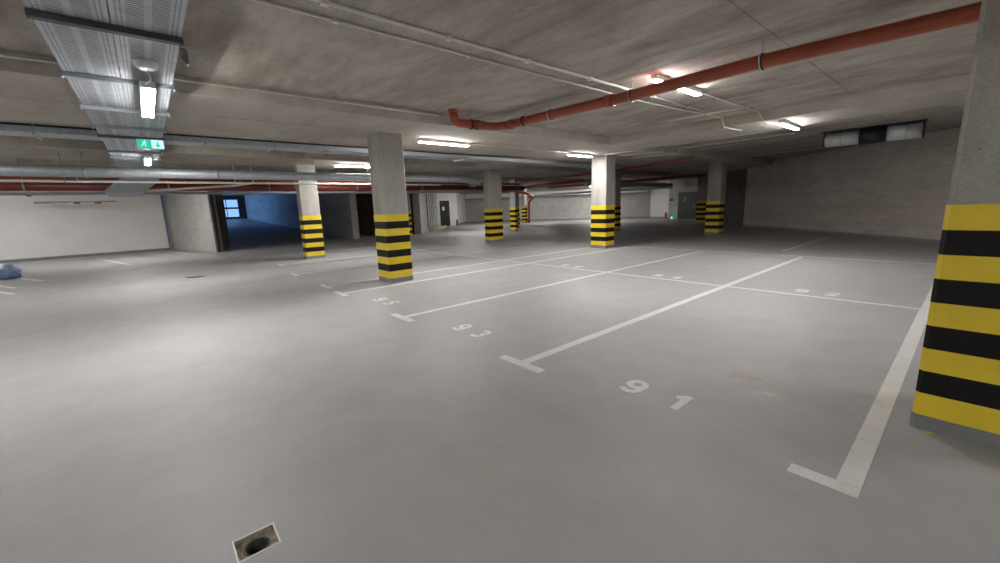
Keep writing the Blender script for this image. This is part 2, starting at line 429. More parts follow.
# numbers
def arc(cx_, cy_, rx, ry, a0, a1, n=14): return [(cx_+rx*math.cos(R(a0+(a1-a0)*i/n)), cy_+ry*math.sin(R(a0+(a1-a0)*i/n))) for i in range(n+1)]
S = .058
DIG = {  # strokes in a .20 x .29 cell
 '9': [arc(.10,.195,.066,.064,0,360,22), [(.166,.195)]+arc(.095,.105,.071,.076,0,-150,12)],
 '6': [arc(.10,.095,.066,.064,0,360,22), [(.034,.095)]+arc(.105,.185,.071,.076,180,30,12)],
 '1': [[(.110,0),(.110,.29)], [(.035,.205),(.072,.225),(.105,.262)]],
 '3': [arc(.095,.200,.062,.060,150,-80,12), arc(.095,.088,.068,.062,85,-155,14)],
 '5': [[(.175,.262),(.062,.262),(.048,.150)], arc(.098,.098,.068,.070,140,-150,16)],
 '2': [arc(.10,.195,.066,.066,160,-25,10)+[(.035,.030)], [(.028,.027),(.178,.027)]],
 '4': [[(.135,0),(.135,.27)], [(.140,.265),(.025,.100)], [(.012,.085),(.19,.085)]],
}
def ribbon(bm, pts, w, z0=.0005, z1=PZ):
    P = [Vector(p) for p in pts]
    closed = (P[0]-P[-1]).length < 1e-5
    L, Rr = [], []
    for i, p in enumerate(P):
        if closed: a_ = P[i-1] if i else P[-2]; b_ = P[(i+1)] if i < len(P)-1 else P[1]
        else: a_ = P[max(i-1,0)]; b_ = P[min(i+1, len(P)-1)]
        d = (b_-a_).normalized(); n = Vector((-d.y, d.x))*w/2
        L.append(p+n); Rr.append(p-n)
    for i in range(len(P)-1):
        prism(bm, [Rr[i], Rr[i+1], L[i+1], L[i]], z0, z1)
def number(txt, xs_, y, label, sc=1.0):
    t = thing('bay_number', label, 'floor marking', (sum(xs_)/len(xs_)+.1, y, 0), 'white bay numbers on the floor')
    for ch, x in zip(txt, xs_):
        bm = B()
        for k_, s_ in enumerate(DIG[ch]): ribbon(bm, [(x+p[0]*sc, y+p[1]*sc) for p in s_], S, .0005, PZ + k_*.0004)
        p = mk('digit', bm, 'paint', t); p['label'] = 'painted digit ' + ch
number('91', (-1.60,-1.19), .245, 'white number 91 painted in the nearest bay')
number('93', (-4.20,-3.78), .245, 'white number 93 painted in the second bay')
number('95', (-6.76,-6.34), .235, 'white number 95 painted in the bay before the left centre column')
number('92', (-1.60,-1.19), 5.53, 'white number 92 painted just behind the crosswise line')
number('94', (-4.19,-3.76), 5.50, 'white number 94 painted just behind the crosswise line')
number('96', (-6.81,-6.35), 5.47, 'white number 96 painted just behind the crosswise line')
number('97', (-10.4,-9.98), .25, 'worn white number in the bay behind the bay 95 column') if False else None

# floor drain
t = thing('floor_drain', 'square open floor drain with pale frame and dark round pipe', 'drain', ((DX0+DX1)/2, (DY0+DY1)/2, 0))
mx_, my_ = (DX0+DX1)/2, (DY0+DY1)/2
bm = B()
for q in ((DX0-.003,DX0+.004,DY0-.003,DY1+.003),(DX1-.004,DX1+.003,DY0-.003,DY1+.003)): box(bm, q[0], q[1], q[2], q[3], -.004, .002)
for q in ((DX0,DX1,DY0-.003,DY0+.004),(DX0,DX1,DY1-.004,DY1+.003)): box(bm, q[0], q[1], q[2], q[3], -.004, .002)
p = mk('rim', bm, 'pipe_white', t); p['label'] = 'pale rim around the opening'
bm = B(); n_ = 32; rr = .0535      # recessed tray with round opening
cz = -.028
ring = [bm.verts.new((mx_+rr*math.cos(2*math.pi*i/n_), my_+rr*math.sin(2*math.pi*i/n_), cz)) for i in range(n_)]
def sq(i, e=.004, z=None):
    a_ = 2*math.pi*i/n_; c_, s_ = math.cos(a_), math.sin(a_); m_ = max(abs(c_), abs(s_)); return (mx_+c_/m_*((DX1-DX0)/2+e), my_+s_/m_*((DY1-DY0)/2+e), cz if z is None else z)
outer = [bm.verts.new(sq(i)) for i in range(n_)]
for i in range(n_): bm.faces.new((ring[i], ring[(i+1)%n_], outer[(i+1)%n_], outer[i]))
w_ = [bm.verts.new(sq(i, -.0035, -.0285)) for i in range(n_)]; w2 = [bm.verts.new(sq(i, -.0035, -.001)) for i in range(n_)]
for i in range(n_): bm.faces.new((w_[i], w_[(i+1)%n_], w2[(i+1)%n_], w2[i]))
mk('recess', bm, 'drain_cast', t)
bm = B()
def ringz(r_, z_): return [bm.verts.new((mx_+r_*math.cos(2*math.pi*i/n_), my_+r_*math.sin(2*math.pi*i/n_), z_)) for i in range(n_)]
rs = [ringz(.0585, -.0275), ringz(.0585, -.024), ringz(.050, -.024), ringz(.050, -.30), ringz(.001, -.30)]
for a_, b_ in zip(rs, rs[1:]):
    for i in range(n_): bm.faces.new((a_[i], a_[(i+1)%n_], b_[(i+1)%n_], b_[i]))
mk('drain_pipe', bm, 'pvc_grey', t)

# ------------------------------------------------------------------ lamps
LG = 'tube lamps'
def lamp(cx_, cy_, zb, length, label, axis='y', w=.10, mat='lamp'):
    """housing above, lit diffuser below; zb = underside of what carries it"""
    t = thing('tube_lamp', label, 'lamp', (cx_, cy_, zb-.10), LG)
    h = length/2
    def bx(lx, lw, z0, z1, bev):
        bm = B()
        if axis == 'y': box(bm, cx_-lw/2, cx_+lw/2, cy_-lx/2, cy_+lx/2, z0, z1, bev)
        else: box(bm, cx_-lx/2, cx_+lx/2, cy_-lw/2, cy_+lw/2, z0, z1, bev)
        return bm
    mk('housing', bx(length, w, zb-.078, zb-.012, .008), 'lamp_body', t)
    mk('diffuser', bx(length-.05, w-.012, zb-.090, zb-.0785, .004), mat, t)
    for s in (-1, 1):
        bm = B(); o_ = s*length*.32
        if axis == 'y': box(bm, cx_-.02, cx_+.02, cy_+o_-.012, cy_+o_+.012, zb-.012, zb)
        else: box(bm, cx_+o_-.012, cx_+o_+.012, cy_-.02, cy_+.02, zb-.012, zb)
        mk('mounting_clip', bm, 'strut', t)
lamp(-3.02, 4.02, ZS, 1.5, 'lit tube lamp on the ceiling partly behind the long orange-brown pipe')
lamp(-2.66, 8.55, ZB, 1.25, 'lit tube lamp on the ceiling band in front of the ventilation fan')
lamp(-8.35, 3.1, ZB, 1.45, 'lit tube lamp on the ceiling right of the bay 95 column')
lamp(-8.40, 8.42, ZB, 1.2, 'lit tube lamp touching the top of the bright central column')
lamp(-14.05, 3.1, ZB, 1.4, 'lit tube lamp partly hidden by the bay 95 column')
lamp(-5.98, -2.45, 2.952, 1.5, 'brightest lit tube lamp hanging under the wide cable trays', 'x', .12, 'lamp_soft')
lamp(-12.2, -2.45, 2.952, 1.35, 'far lit tube lamp under the cable trays beyond the exit sign', 'x', .12, 'lamp_soft')
lamp(-22.3, -8.2, ZB, 1.35, 'added tube lamp brightening the white wall beyond the left edge', 'y')  # added to brighten the white wall and its floor
lamp(-21.0, -3.2, ZB, 1.35, 'lit tube lamp near the white wall behind the grey trays', 'x')
lamp(-23.4, 29.6, ZB, 1.4, 'distant lit tube lamp showing left of the central column')
lamp(-27.5, 19.5, ZS, 1.4, 'distant lit tube lamp near the black door with the notice')
lamp(-20.6, 12.8, ZB, 1.4, 'distant tube lamp behind the red pipes left of centre')
# lamps past the frame and behind the viewer, plus the added fill lamps marked below
lamp(3.6, 4.0, ZS, 1.5, 'tube lamp on the ceiling beyond the near right column')
lamp(1.2, -5.6, ZS, 1.35, 'tube lamp over the aisle behind the viewer', 'x', .10)
lamp(4.8, -3.4, ZS, 1.35, 'added fill lamp over the aisle to the right of the viewer', 'x')  # added to lift the near floor and the right column's face
lamp(-26.0, 25.2, ZS, 1.4, 'added distant fill lamp before the left end of the grey back wall')  # added fill for the far floor and back wall
lamp(-21.0, 27.5, ZB, 1.4, 'added distant fill lamp before the middle of the grey back wall')  # second added fill at the far end
lamp(-6.2, -7.0, ZB, 1.35, 'tube lamp near the rear wall left of the aisle', 'x')
lamp(-13.5, -7.4, ZB, 1.35, 'tube lamp near the rear wall farther left', 'x')

# ------------------------------------------------------------------ conduits
CG = 'thin white conduits under the ceiling'
def conduit(path, label, r=.0125, clips=(), mat='pipe_white', name='conduit', up=None):
    c0 = Vector(path[0])
    t = thing(name, label, 'conduit', c0, CG)
    bm = B(); tube(bm, bend(path, .05, 3), r, 8); mk('pipe_run', bm, mat, t)
    for (x, y, z) in clips:
        bm = B(); box(bm, x-r*1.7, x+r*1.7, y-r*1.7, y+r*1.7, z-r*1.3, (up or z+.02)); mk('clip', bm, mat, t)
    return t
zc = ZS-.018; zb_ = ZB-.018
conduit([(-3.66,-9,zc),(-3.66,6.4,zc)], 'thicker white conduit over the bays, right of the twin pair', .019, [(-3.66, y, zc) for y in (-1.2,.1,1.3,2.6,4.4,5.8)])
conduit([(-3.96,-9,zc),(-3.96,4.4,zc),(-3.72,7.55,zc),(-3.68,7.6,zb_),(-3.62,8.5,zb_)], 'white conduit over the bays, left of the twin pair, stepping down at the band', .015, [(-3.96, y, zc) for y in (-1,.6,2.2,4)])
conduit([(-4.5,6.62,zc-.033),(-2.9,6.70,zc-.033)], 'short crosswise conduit joining the ceiling runs', .014, [(-4.45,6.62,zc-.033),(-3.3,6.68,zc-.033)])
conduit([(-3.05,4.8,zc),(-3.0,7.6,zc),(-2.9,7.62,zb_),(-2.84,8.6,zb_)], 'conduit from the lamp by the orange-brown pipe stepping down to the next lamp', .013, [(-3.04,5.6,zc),(-3.02,6.75,zc)])
conduit([(-6.69,-11,3.36),(-6.69,1.9,3.36)], 'long white conduit along the side of the left ceiling band', .013, [(-6.69,y,3.36) for y in (-6,-2.9,-1.2,0.1,1.1)])
conduit([(-8.35,3.86,zb_),(-8.35,7.95,zb_)], 'thin conduit between the two lamps over the centre columns', .011, [(-8.35,5,zb_),(-8.35,6.6,zb_)])
conduit([(-8.2,10.1,zb_),(-7.5,10.3,zb_),(-6.76,10.72,zb_),(-6.72,10.74,zc),(-6.6,10.95,zc),(-2.75,10.8,zc)], 'upper conduit stepping round the band corner in front of the far recess', .014, [(-5,10.88,zc),(-3.8,10.84,zc)])
conduit([(-8.2,11.2,zb_),(-7.45,11.32,zb_),(-6.76,11.75,zb_),(-6.72,11.78,zc),(-6.6,12.06,zc),(-3.4,11.95,zc)], 'lower conduit stepping round the band corner in front of the far recess', .014, [(-5,12.0,zc)])
conduit([(-7.4,16.7,zb_),(-6.77,17.3,zb_),(-6.72,17.4,zc),(-6.5,17.75,zc),(-3.78,17.5,zc),(-2.6,17.2,zc)], 'faint conduit in the dim recess leading to the ventilation fan', .014, [(-5,17.62,zc)])
conduit([(-8.1,9.35,zb_),(-7.0,9.40,zb_)], 'short bright conduit right of the central column top', .014, [(-7.2,9.39,zb_)])
conduit([(-3.42,9.5,zc),(-3.40,10.6,zc)], 'short white conduit left of the band lamp', .02, [])
conduit([(-15.9,-3.2,2.36),(-15.5,-.36,2.56),(-15.5,.30,2.66)], 'white sloping conduit with upturned end crossing the grey trays', .035, [])
for y_, z_, lb in ((-.32, 2.60, 'left'), (.18, 2.67, 'right')):
    bm = B(); tube(bm, [(-15.5,y_,z_),(-15.5,y_,ZB)], .02, 8)
    tag(mk('conduit_riser', bm, 'pipe_white', loc=(-15.5,y_,z_)), lb + ' one of two thin upright white risers in front of the passage', 'conduit')
conduit([(-9.9,-2.7,3.40),(-9.9,-2.7,3.40+.001),(-9.9,-2.69,3.401)], 'x', .01) if False else None

# ------------------------------------------------------------------ orange-brown drain pipe
t = thing('drain_pipe', 'long orange-brown drain pipe hung under the ceiling, ending in an elbow', 'pipe', (-3, 3.3, 3.2))
PR = .082
path = [(1.9,3.42,3.2), (.10,3.38,3.2), (-1.6,3.2,3.2), (-3.35,3.22,3.2), (-5.3,3.14,3.2), (-5.98,3.10,3.2)]
bm = B(); tube(bm, [(x_, y_, z_) for x_, y_, z_ in path[:6]] , PR, 22); mk('pipe_run', bm, 'red', t)
bm = B(); tube(bm, bend([path[5], (-6.34,3.0,3.2), (-6.36,2.45,3.2)], .16, 6), PR*.97, 22); mk('pipe_run', bm, 'red', t)
bm = B(); tube(bm, bend([(-6.36,2.47,3.2), (-6.40,2.06,3.2), (-6.41,2.04,3.43)], .17, 8), PR*.97, 22); mk('elbow', bm, 'red', t)
def collar(cx_, cy_, dx, dy, ln, rr_, mat='red'):
    bm = B(); d = Vector((dx, dy, 0)).normalized()*ln/2; c_ = Vector((cx_, cy_, 3.2)); tube(bm, [c_-d, c_+d], rr_, 22); return mk('socket', bm, mat, t)
collar(-3.72, 3.21, 1, 0, .14, .095); collar(-5.96, 3.10, 1, .1, .12, .094); collar(-6.355, 2.58, .0, 1, .10, .094)
bm = B(); tube(bm, [(-6.41,2.04,3.385),(-6.41,2.04,3.43)], .10, 22); mk('socket', bm, 'red', t)
for x_, y_ in ((-1.6,3.2),(-3.35,3.22),(-4.95,3.16),(-5.6,3.10)):
    bm = B(); tube(bm, [(x_-.018,y_,3.2),(x_+.018,y_,3.2)], .096, 22); rg_ = mk('pipe_clamp', bm, 'rubber', t)
    bm = B(); tube(bm, [(x_-.010,y_,3.2),(x_+.010,y_,3.2)], .100, 22); mk('steel_band', bm, 'galv', rg_)
    bm = B(); tube(bm, [(x_,y_,3.295),(x_,y_,ZS)], .006, 8); mk('threaded_rod', bm, 'strut', rg_)
for x_, y_ in ((-6.365,2.42),):
    bm = B(); tube(bm, [(x_,y_-.015,3.2),(x_,y_+.015,3.2)], .096, 22); rg_ = mk('pipe_clamp', bm, 'rubber', t)
    bm = B(); tube(bm, [(x_,y_,3.295),(x_,y_,ZS)], .006, 8); mk('threaded_rod', bm, 'strut', rg_)

# ------------------------------------------------------------------ wide cable trays over the aisle
ZT = 3.0
def tray_x(yc, wid, x0, x1, z, label, mat='perf', group='perforated cable trays over the aisle', h=.055):
    xc = (x0+x1)/2; t = thing('cable_tray', label, 'cable tray', (xc, yc, z), group)
    bm = B(); vs = [bm.verts.new(p) for p in ((x0,yc-wid/2,z),(x1,yc-wid/2,z),(x1,yc+wid/2,z),(x0,yc+wid/2,z))]; bm.faces.new(vs)
    mk('tray_bottom', bm, mat, t)
    for s in (-1, 1):
        bm = B(); y_ = yc+s*wid/2; box(bm, x0, x1, min(y_, y_-s*.004)-.001, max(y_, y_-s*.004)+.001, z+.001, z+h); 
        box(bm, x0, x1, min(y_, y_-s*.014), max(y_, y_-s*.014), z+h-.003, z+h)
        mk('side_rail', bm, 'galv', t)
    return t
def tray_y(xc, wid, y0, y1, z, label, mat='galv', group=None, h=.06):
    yc = (y0+y1)/2; t = thing('cable_tray', label, 'cable tray', (xc, yc, z), group)
    bm = B(); box(bm, xc-wid/2, xc+wid/2, y0, y1, z, z+.004); mk('tray_bottom', bm, mat, t)
    for s in (-1, 1):
        bm = B(); x_ = xc+s*wid/2; box(bm, min(x_, x_-s*.005), max(x_, x_-s*.005), y0, y1, z+.004, z+h); mk('side_rail', bm, 'galv', t)
    return t
tray_x(-2.845, .40, -13.2, 3.5, ZT, 'perforated steel cable tray over the aisle, left of the pair')
tray_x(-2.435, .40, -13.2, 3.5, ZT, 'perforated steel cable tray over the aisle, right of the pair above the lamps')
SG = 'cross struts carrying the aisle trays'
def strut_x(x, mat, wz, label, ext=.02):
    """cross strut under the pair of aisle trays"""
    y0, y1 = -3.05-ext, -2.23+ext
    t = thing('tray_support', label, 'support', (x, -2.64, ZT), SG)
    bm = B(); box(bm, x-wz/2, x+wz/2, y0, y1, ZT-.045, ZT-.001, .003); mk('strut', bm, mat, t)
    for y_ in (y0+.008, y1-.008):
        bm = B(); tube(bm, [(x, y_, ZT-.001), (x, y_, ZS if not -9.95 < x < -6.75 and not -15.75 < x < -13.2 else ZB)], .006, 8); mk('threaded_rod', bm, 'strut', t)
        bm = B(); tube(bm, [(x, y_, ZT-.062), (x, y_, ZT-.045)], .013, 6); mk('nut', bm, 'galv', t)
strut_x(-4.02, 'galv_dark', .07, 'thick dark strut, nearest under the aisle trays', .008)
strut_x(-5.52, 'strut', .045, 'steel strut just before the brightest tray lamp')
strut_x(-7.03, 'galv', .04, 'pale steel strut right behind the brightest tray lamp')
strut_x(-8.42, 'strut', .04, 'steel strut just before the exit sign')
strut_x(-9.35, 'galv_dark', .04, 'thin dark strut just behind the exit sign')
strut_x(-11.4, 'strut', .04, 'thin steel strut beyond the exit sign')
strut_x(-12.4, 'strut', .04, 'last steel strut of the aisle trays before the grey trays')
strut_x(-2.3, 'strut', .045, 'steel strut of the aisle trays above the viewer')
# black sheets added inside the trays so that the slots look dark
for y_, lb in ((-2.845, 'left'), (-2.435, 'right')):
    bm = B(); box(bm, -13.15, 3.4, y_-.182, y_+.182, ZT+.006, ZT+.040, .008)
    tag(mk('tray_dark_fill', bm, 'black', loc=(-5, y_, ZT+.006)), 'black sheet added to darken the slots of the ' + lb + ' perforated tray over the aisle', 'cable bundle')
# tray end dropping to the lower tray
t = thing('cable_tray_drop', 'steel tray bend dropping from the aisle trays to the lower grey tray', 'cable tray', (-14, -2.65, 2.6))
bm = B()
pr_ = [(-13.21, 3.0, 0), (-14.2, 2.98, 0), (-14.95, 2.64, 0), (-15.5, 2.36, -.36), (-16.2, 2.33, -.40), (-18.2, 2.33, -.40)]
def strip(bm, ya, yb, ha, hb):
    for (xa, za, sa), (xb, zb2, sb) in zip(pr_, pr_[1:]):
        vs = [bm.verts.new(p) for p in ((xa,ya+sa,za+ha),(xb,ya+sb,zb2+ha),(xb,yb+sb,zb2+ha),(xa,yb+sa,za+ha),(xa,ya+sa,za+hb),(xb,ya+sb,zb2+hb),(xb,yb+sb,zb2+hb),(xa,yb+sa,za+hb))]
        for q in ((0,1,2,3),(7,6,5,4),(0,4,5,1),(2,6,7,3),(1,5,6,2),(3,7,4,0)): bm.faces.new([vs[i] for i in q])
strip(bm, -3.04, -2.24, 0, .006); mk('tray_bottom', bm, 'galv', t)
for y_ in (-3.05, -2.239):
    bm = B(); strip(bm, y_, y_+.006, 0, .06); mk('side_rail', bm, 'galv', t)
# thing on the tray edge and the round box before the lamp
t = thing('tray_clamp', 'small black clamp with a white ball foot on the right edge of the aisle trays', 'clamp', (-4.3, -2.2, 2.93))
bm = B(); prism(bm, [(-4.28,-2.228),(-4.20,-2.228),(-4.36,-2.17),(-4.42,-2.18)], 2.93, 3.02); mk('bracket', bm, 'black', t)
bm = B(); bmesh.ops.create_uvsphere(bm, u_segments=12, v_segments=8, radius=.013, matrix=Matrix.Translation((-4.42,-2.175,2.92))); mk('ball_foot', bm, 'paper', t)
t = thing('junction_box', 'round white box under the aisle trays in front of the brightest tray lamp', 'junction box', (-4.80, -2.45, 2.96))
bm = B()
prof = [(.0,2.93),(.055,2.935),(.08,2.950),(.09,2.972),(.09,2.999)]
rings = [[bm.verts.new((-4.80+r_*math.cos(2*math.pi*i/28), -2.45+r_*math.sin(2*math.pi*i/28), z_)) for i in range(28)] for r_, z_ in prof[1:]]
bm.faces.new(rings[0])
for a_, b_ in zip(rings, rings[1:]):
    for i in range(28): f = bm.faces.new((a_[i], a_[(i+1)%28], b_[(i+1)%28], b_[i])); f.smooth = True
mk('dome', bm, 'lamp_body', t)
bm = B(); tube(bm, bend([(-4.86,-2.45,2.938),(-4.95,-2.42,2.89),(-5.10,-2.47,2.88),(-5.235,-2.45,2.915)], .08, 4), .006, 8); p = mk('cable', bm, 'paper', t); p['label'] = 'white flex running to the lamp'
# exit sign
t = thing('exit_sign', 'lit green emergency exit sign with running man and arrow under the trays', 'sign', (-8.75, -2.46, 2.72))
sx, sy0, sy1, sz0, sz1 = -8.75, -2.60, -2.25, 2.735, 2.885
bm = B(); box(bm, sx-.03, sx-.004, sy0, sy1, sz0, sz1, .004); mk('housing', bm, 'lamp_body', t)
bm = B(); box(bm, sx-.0035, sx, sy0+.006, (sy0+sy1)/2+.01, sz0+.008, sz1-.008); p = mk('green_panel', bm, 'sign_green', t); p['label'] = 'glowing green half of the sign'
bm = B(); box(bm, sx-.0035, sx, (sy0+sy1)/2+.011, sy1-.006, sz0+.008, sz1-.008); p = mk('pale_panel', bm, 'sign_white', t); p['label'] = 'glowing pale half of the sign'
def flat(bm, pts, x0=sx+.0003, x1=sx+.002):       # pts (y,z) in metres
    a_ = [bm.verts.new((x0, p[0], p[1])) for p in pts]; b_ = [bm.verts.new((x1, p[0], p[1])) for p in pts]; n = len(pts)
    bm.faces.new(a_); bm.faces.new(b_[::-1])
    for i in range(n): bm.faces.new((a_[i], b_[i], b_[(i+1)%n], a_[(i+1)%n]))
def stroke(bm, p, q, w):
    p = Vector(p); q = Vector(q); d = (q-p).normalized(); n = Vector((-d.y, d.x))*w/2; flat(bm, [p-n, q-n, q+n, p+n])
bm = B(); cy0, cz0 = -2.505, 2.81
flat(bm, [(cy0+.014*math.cos(a_*math.pi/6)+.012, cz0+.044+.011*math.sin(a_*math.pi/6)) for a_ in range(12)])
stroke(bm, (cy0+.006, cz0+.030), (cy0-.010, cz0-.008), .022)
stroke(bm, (cy0-.008, cz0-.004), (cy0+.022, cz0-.022), .012); stroke(bm, (cy0+.020, cz0-.018), (cy0+.012, cz0-.050), .011)
stroke(bm, (cy0-.012, cz0-.006), (cy0-.030, cz0-.030), .012); stroke(bm, (cy0-.028, cz0-.030), (cy0-.052, cz0-.030), .010)
stroke(bm, (cy0+.004, cz0+.026), (cy0+.034, cz0+.010), .009); stroke(bm, (cy0+.002, cz0+.026), (cy0-.030, cz0+.014), .009)
mk('running_man', bm, 'sign_white', t)
bm = B(); ay = -2.335
stroke(bm, (ay, cz0+.042), (ay, cz0-.02), .016); flat(bm, [(ay-.036, cz0-.008), (ay+.036, cz0-.008), (ay, cz0-.052)])
mk('arrow', bm, 'sign_green', t)
for y_ in (-2.52, -2.33):
    bm = B(); tube(bm, [(sx-.017,y_,sz1),(sx-.017,y_,ZT)], .004, 6); mk('hanger', bm, 'strut', t)

# ------------------------------------------------------------------ crosswise services farther off
t = tray_y(-10.7, .58, -10.5, 14.5, 3.12, 'long grey cable tray passing behind the bay 95 column under the ceiling band', h=.10)
for y_ in (-7.5,-5,-3.9,-1.5,-.2,1.0,3.3,5.2,7.4,9.6,12):
    bm = B(); box(bm, -11.02, -10.38, y_-.02, y_+.02, 3.08, 3.119); s_ = mk('cross_bar', bm, 'strut', t)
    for x_ in (-11.0, -10.4):
        bm = B(); tube(bm, [(x_, y_, 3.119), (x_, y_, ZB if 7.65 < y_ < 9.35 else ZS)], .006, 6); mk('threaded_rod', bm, 'strut', s_)
bm = B(); box(bm, -10.50, -10.42, -10.5, 7.5, 3.125, 3.26); tag(mk('tray_dark_fill', bm, 'black', loc=(-10.46, -1, 3.125)), 'dark bundle of cables along the top of the long grey cable tray', 'cable bundle')
def round_duct(x, y0, y1, z, r_, mat, name, label, cat, rods=(), tail=None, extra=None):
    t = thing(name, label, cat, (x, (y0+y1)/2, z))
    bm = B(); pth = [(x, y0, z), (x, y1, z)] + (tail or []); tube(bm, bend(pth, .4, 6), r_, 20); mk('pipe_run', bm, mat, t)
    for y_ in rods:
        bm = B(); tube(bm, [(x, y_-.02, z), (x, y_+.02, z)], r_+.012, 20); cl = mk('clamp', bm, 'strut', t)
        bm = B(); tube(bm, [(x, y_, z+r_+.01), (x, y_, ZB if any(a < x < b for a, b in ybands) else ZS)], .006, 6); mk('threaded_rod', bm, 'strut', cl)
    return t
round_duct(-13.6, -10.5, 7.4, 2.74, .125, 'galv', 'ventilation_duct', 'galvanised round duct crossing in front of the passage-side column', 'duct', (-9,-6.5,-3.6,-1,1.6,4.2,6.6), [(-14.6, 9.0, 2.70), (-17.5, 10.4, 2.7)])
round_duct(-13.95, -10.5, 6.5, 2.54, .03, 'pipe_white', 'water_pipe', 'thin pale pipe running just below the galvanised round duct', 'pipe', (-8,-4,0,3.5,5.5))
round_duct(-16.35, -10.5, 13.5, 2.56, .13, 'red_dark', 'sprinkler_main', 'thick dark red pipe running crosswise below the ducts', 'pipe', (-8.5,-5,-2,.8,4,7,10,13))
round_duct(-16.75, -10.5, 13.5, 2.80, .06, 'red', 'water_pipe', 'slim orange red pipe just above the thick dark red one', 'pipe', (-8,-4,0,4,8,12))
tray_y(-18.0, .45, -10.5, 14.2, 2.40, 'lowest grey tray crossing above the concrete wall and passage', h=.08)
for i, y_ in enumerate((-9,-5.2,-1.5,2.5,6.5,10.5,13.6)):
    bm = B(); box(bm, -18.28, -17.72, y_-.02, y_+.02, 2.36, 2.399)
    for x_ in (-18.27, -17.73): tube(bm, [(x_, y_, 2.399), (x_, y_, ZS)], .007, 6)
    tag(mk('tray_hanger', bm, 'strut', loc=(-18, y_, 2.36)), 'strut and rods holding the lowest grey crossing tray', 'support', 'hangers of the lowest grey tray')
# red pipes right of centre
def redrun(path, r_, mat, label, rods=()):
    t = thing('red_pipe', label, 'pipe', path[0], 'red sprinkler pipes in the far part')
    bm = B(); tube(bm, bend(path, .12, 4), r_, 14); mk('pipe_run', bm, mat, t)
    for q in rods:
        bm = B(); tube(bm, [(q[0], q[1], q[2]+r_), (q[0], q[1], ZB)], .008, 6); mk('threaded_rod', bm, 'strut', t)
redrun([(-18.6,15.0,2.62),(-18.4,15.2,3.0),(-13.5,14.2,3.02),(-9.5,13.6,3.05),(-6.9,13.0,3.10)], .05, 'red_dark', 'dark red pipe rising and running behind the central column top', [(-12,14,3.0)])
redrun([(-6.9,13.1,3.10),(-6.85,13.1,3.2)], .055, 'red', 'short red stub ending the pipe run right of the central column')
redrun([(-22.5,22.2,2.98),(-12.5,22.2,2.98),(-10.2,22.4,3.0)], .09, 'red_dark', 'thick dark red pipe far back, above the distant doorway')
redrun([(-20.5,17.8,2.86),(-14.6,16.6,2.9)], .11, 'red', 'salmon pipe section far back, left of the central column')
redrun([(-28.3,22.1,2.95),(-26.6,23.6,2.75),(-26.1,24.2,2.35),(-26.62,24.15,1.9),(-26.65,24.15,0.02)], .11, 'red', 'orange downpipe with a zigzag bend beside the farthest striped column')
round_duct(-14.6, 16.8, 27, 2.72, .14, 'galv', 'ventilation_duct', 'short galvanised duct far back between the central and right columns', 'duct', (18,22,26))
bm = B(); box(bm, -25.5, -13.0, 23.6, 24.1, 2.40, 2.46); box(bm, -25.5, -13.0, 23.6, 23.62, 2.46, 2.54)
for x_ in (-24, -19, -14): tube(bm, [(x_, 23.8, 2.46), (x_, 23.8, ZS)], .01, 6)
tag(mk('cable_tray', bm, 'galv', loc=(-19,23.8,2.40)), 'distant grey cable tray in front of the back wall', 'cable tray')
bm = B(); box(bm, -12.6, -11.7, 24.7, 25.2, 2.45, 2.95, .03)
for x_ in (-12.5, -11.8): tube(bm, [(x_, 24.95, 2.9), (x_, 24.95, ZB)], .01, 6)
tag(mk('fan_unit', bm, 'fan_metal', loc=(-12.15,24.95,2.45)), 'pale ventilation box hung in front of the distant column by the dark door', 'fan')

# ------------------------------------------------------------------ jet fan under the ceiling at the right
fy, fz, fr_ = 13.0, 3.195, .20
t = thing('jet_fan', 'white jet fan with a black middle section under the ceiling before the right wall', 'fan', (-1.75, fy, fz))
def barrel(x0, x1, mat, nm, r_=fr_):
    bm = B(); tube(bm, [(x0, fy, fz), (x1, fy, fz)], r_, 32); o_ = mk(nm, bm, mat, t); return o_
barrel(-2.86, -2.09, 'fan_metal', 'silencer'); barrel(-1.53, -.84, 'fan_metal', 'silencer')
p = barrel(-2.09, -1.53, 'black', 'fan_casing', fr_+.014); p['label'] = 'black middle casing'
for x0 in (-2.885, -.84): barrel(x0, x0+.025, 'black', 'end_ring', fr_+.012)
bm = B(); box(bm, -2.92, -.78, fy-.22, fy+.20, ZS-.022, ZS-.004)
for x_ in (-2.5, -1.0):
    for s in (.195,): box(bm, x_-.02, x_+.02, fy+s-.004, fy+s+.004, fz, ZS-.01)
p = mk('mounting_frame', bm, 'black', t); p['label'] = 'dark frame bolted to the ceiling'
for x0 in (-2.5, -1.15):
    barrel(x0, x0+.012, 'strut', 'seam_band', fr_+.003)

# ------------------------------------------------------------------ far doors, grille, kerb, small things
def leaf(name, a, b, z1, mat, off, kids=True):
    a = Vector(a); b = Vector(b); d = (b-a).normalized(); n = Vector((d.y, -d.x)) if off > 0 else Vector((-d.y, d.x))
    bm = B(); prism(bm, [a, b, b+n*.05, a+n*.05], .01, z1); o_ = struct(name, bm, mat)
    return o_, d, n
o1, d, n = leaf('door_1', (-31.12, 17.36), (-31.26, 18.42), 2.28, 'door_dark', -1)
def on_door(o_, a, d, n, s0, s1, z0, z1, t0, t1, nm, mat):
    a = Vector(a); bm = B(); p0 = a+d*s0; p1 = a+d*s1
    prism(bm, [p0+n*t0, p1+n*t0, p1+n*t1, p0+n*t1], z0, z1); q = mk(nm, bm, mat, o_); q['kind'] = 'structure' if False else ''; del q['kind']; return q
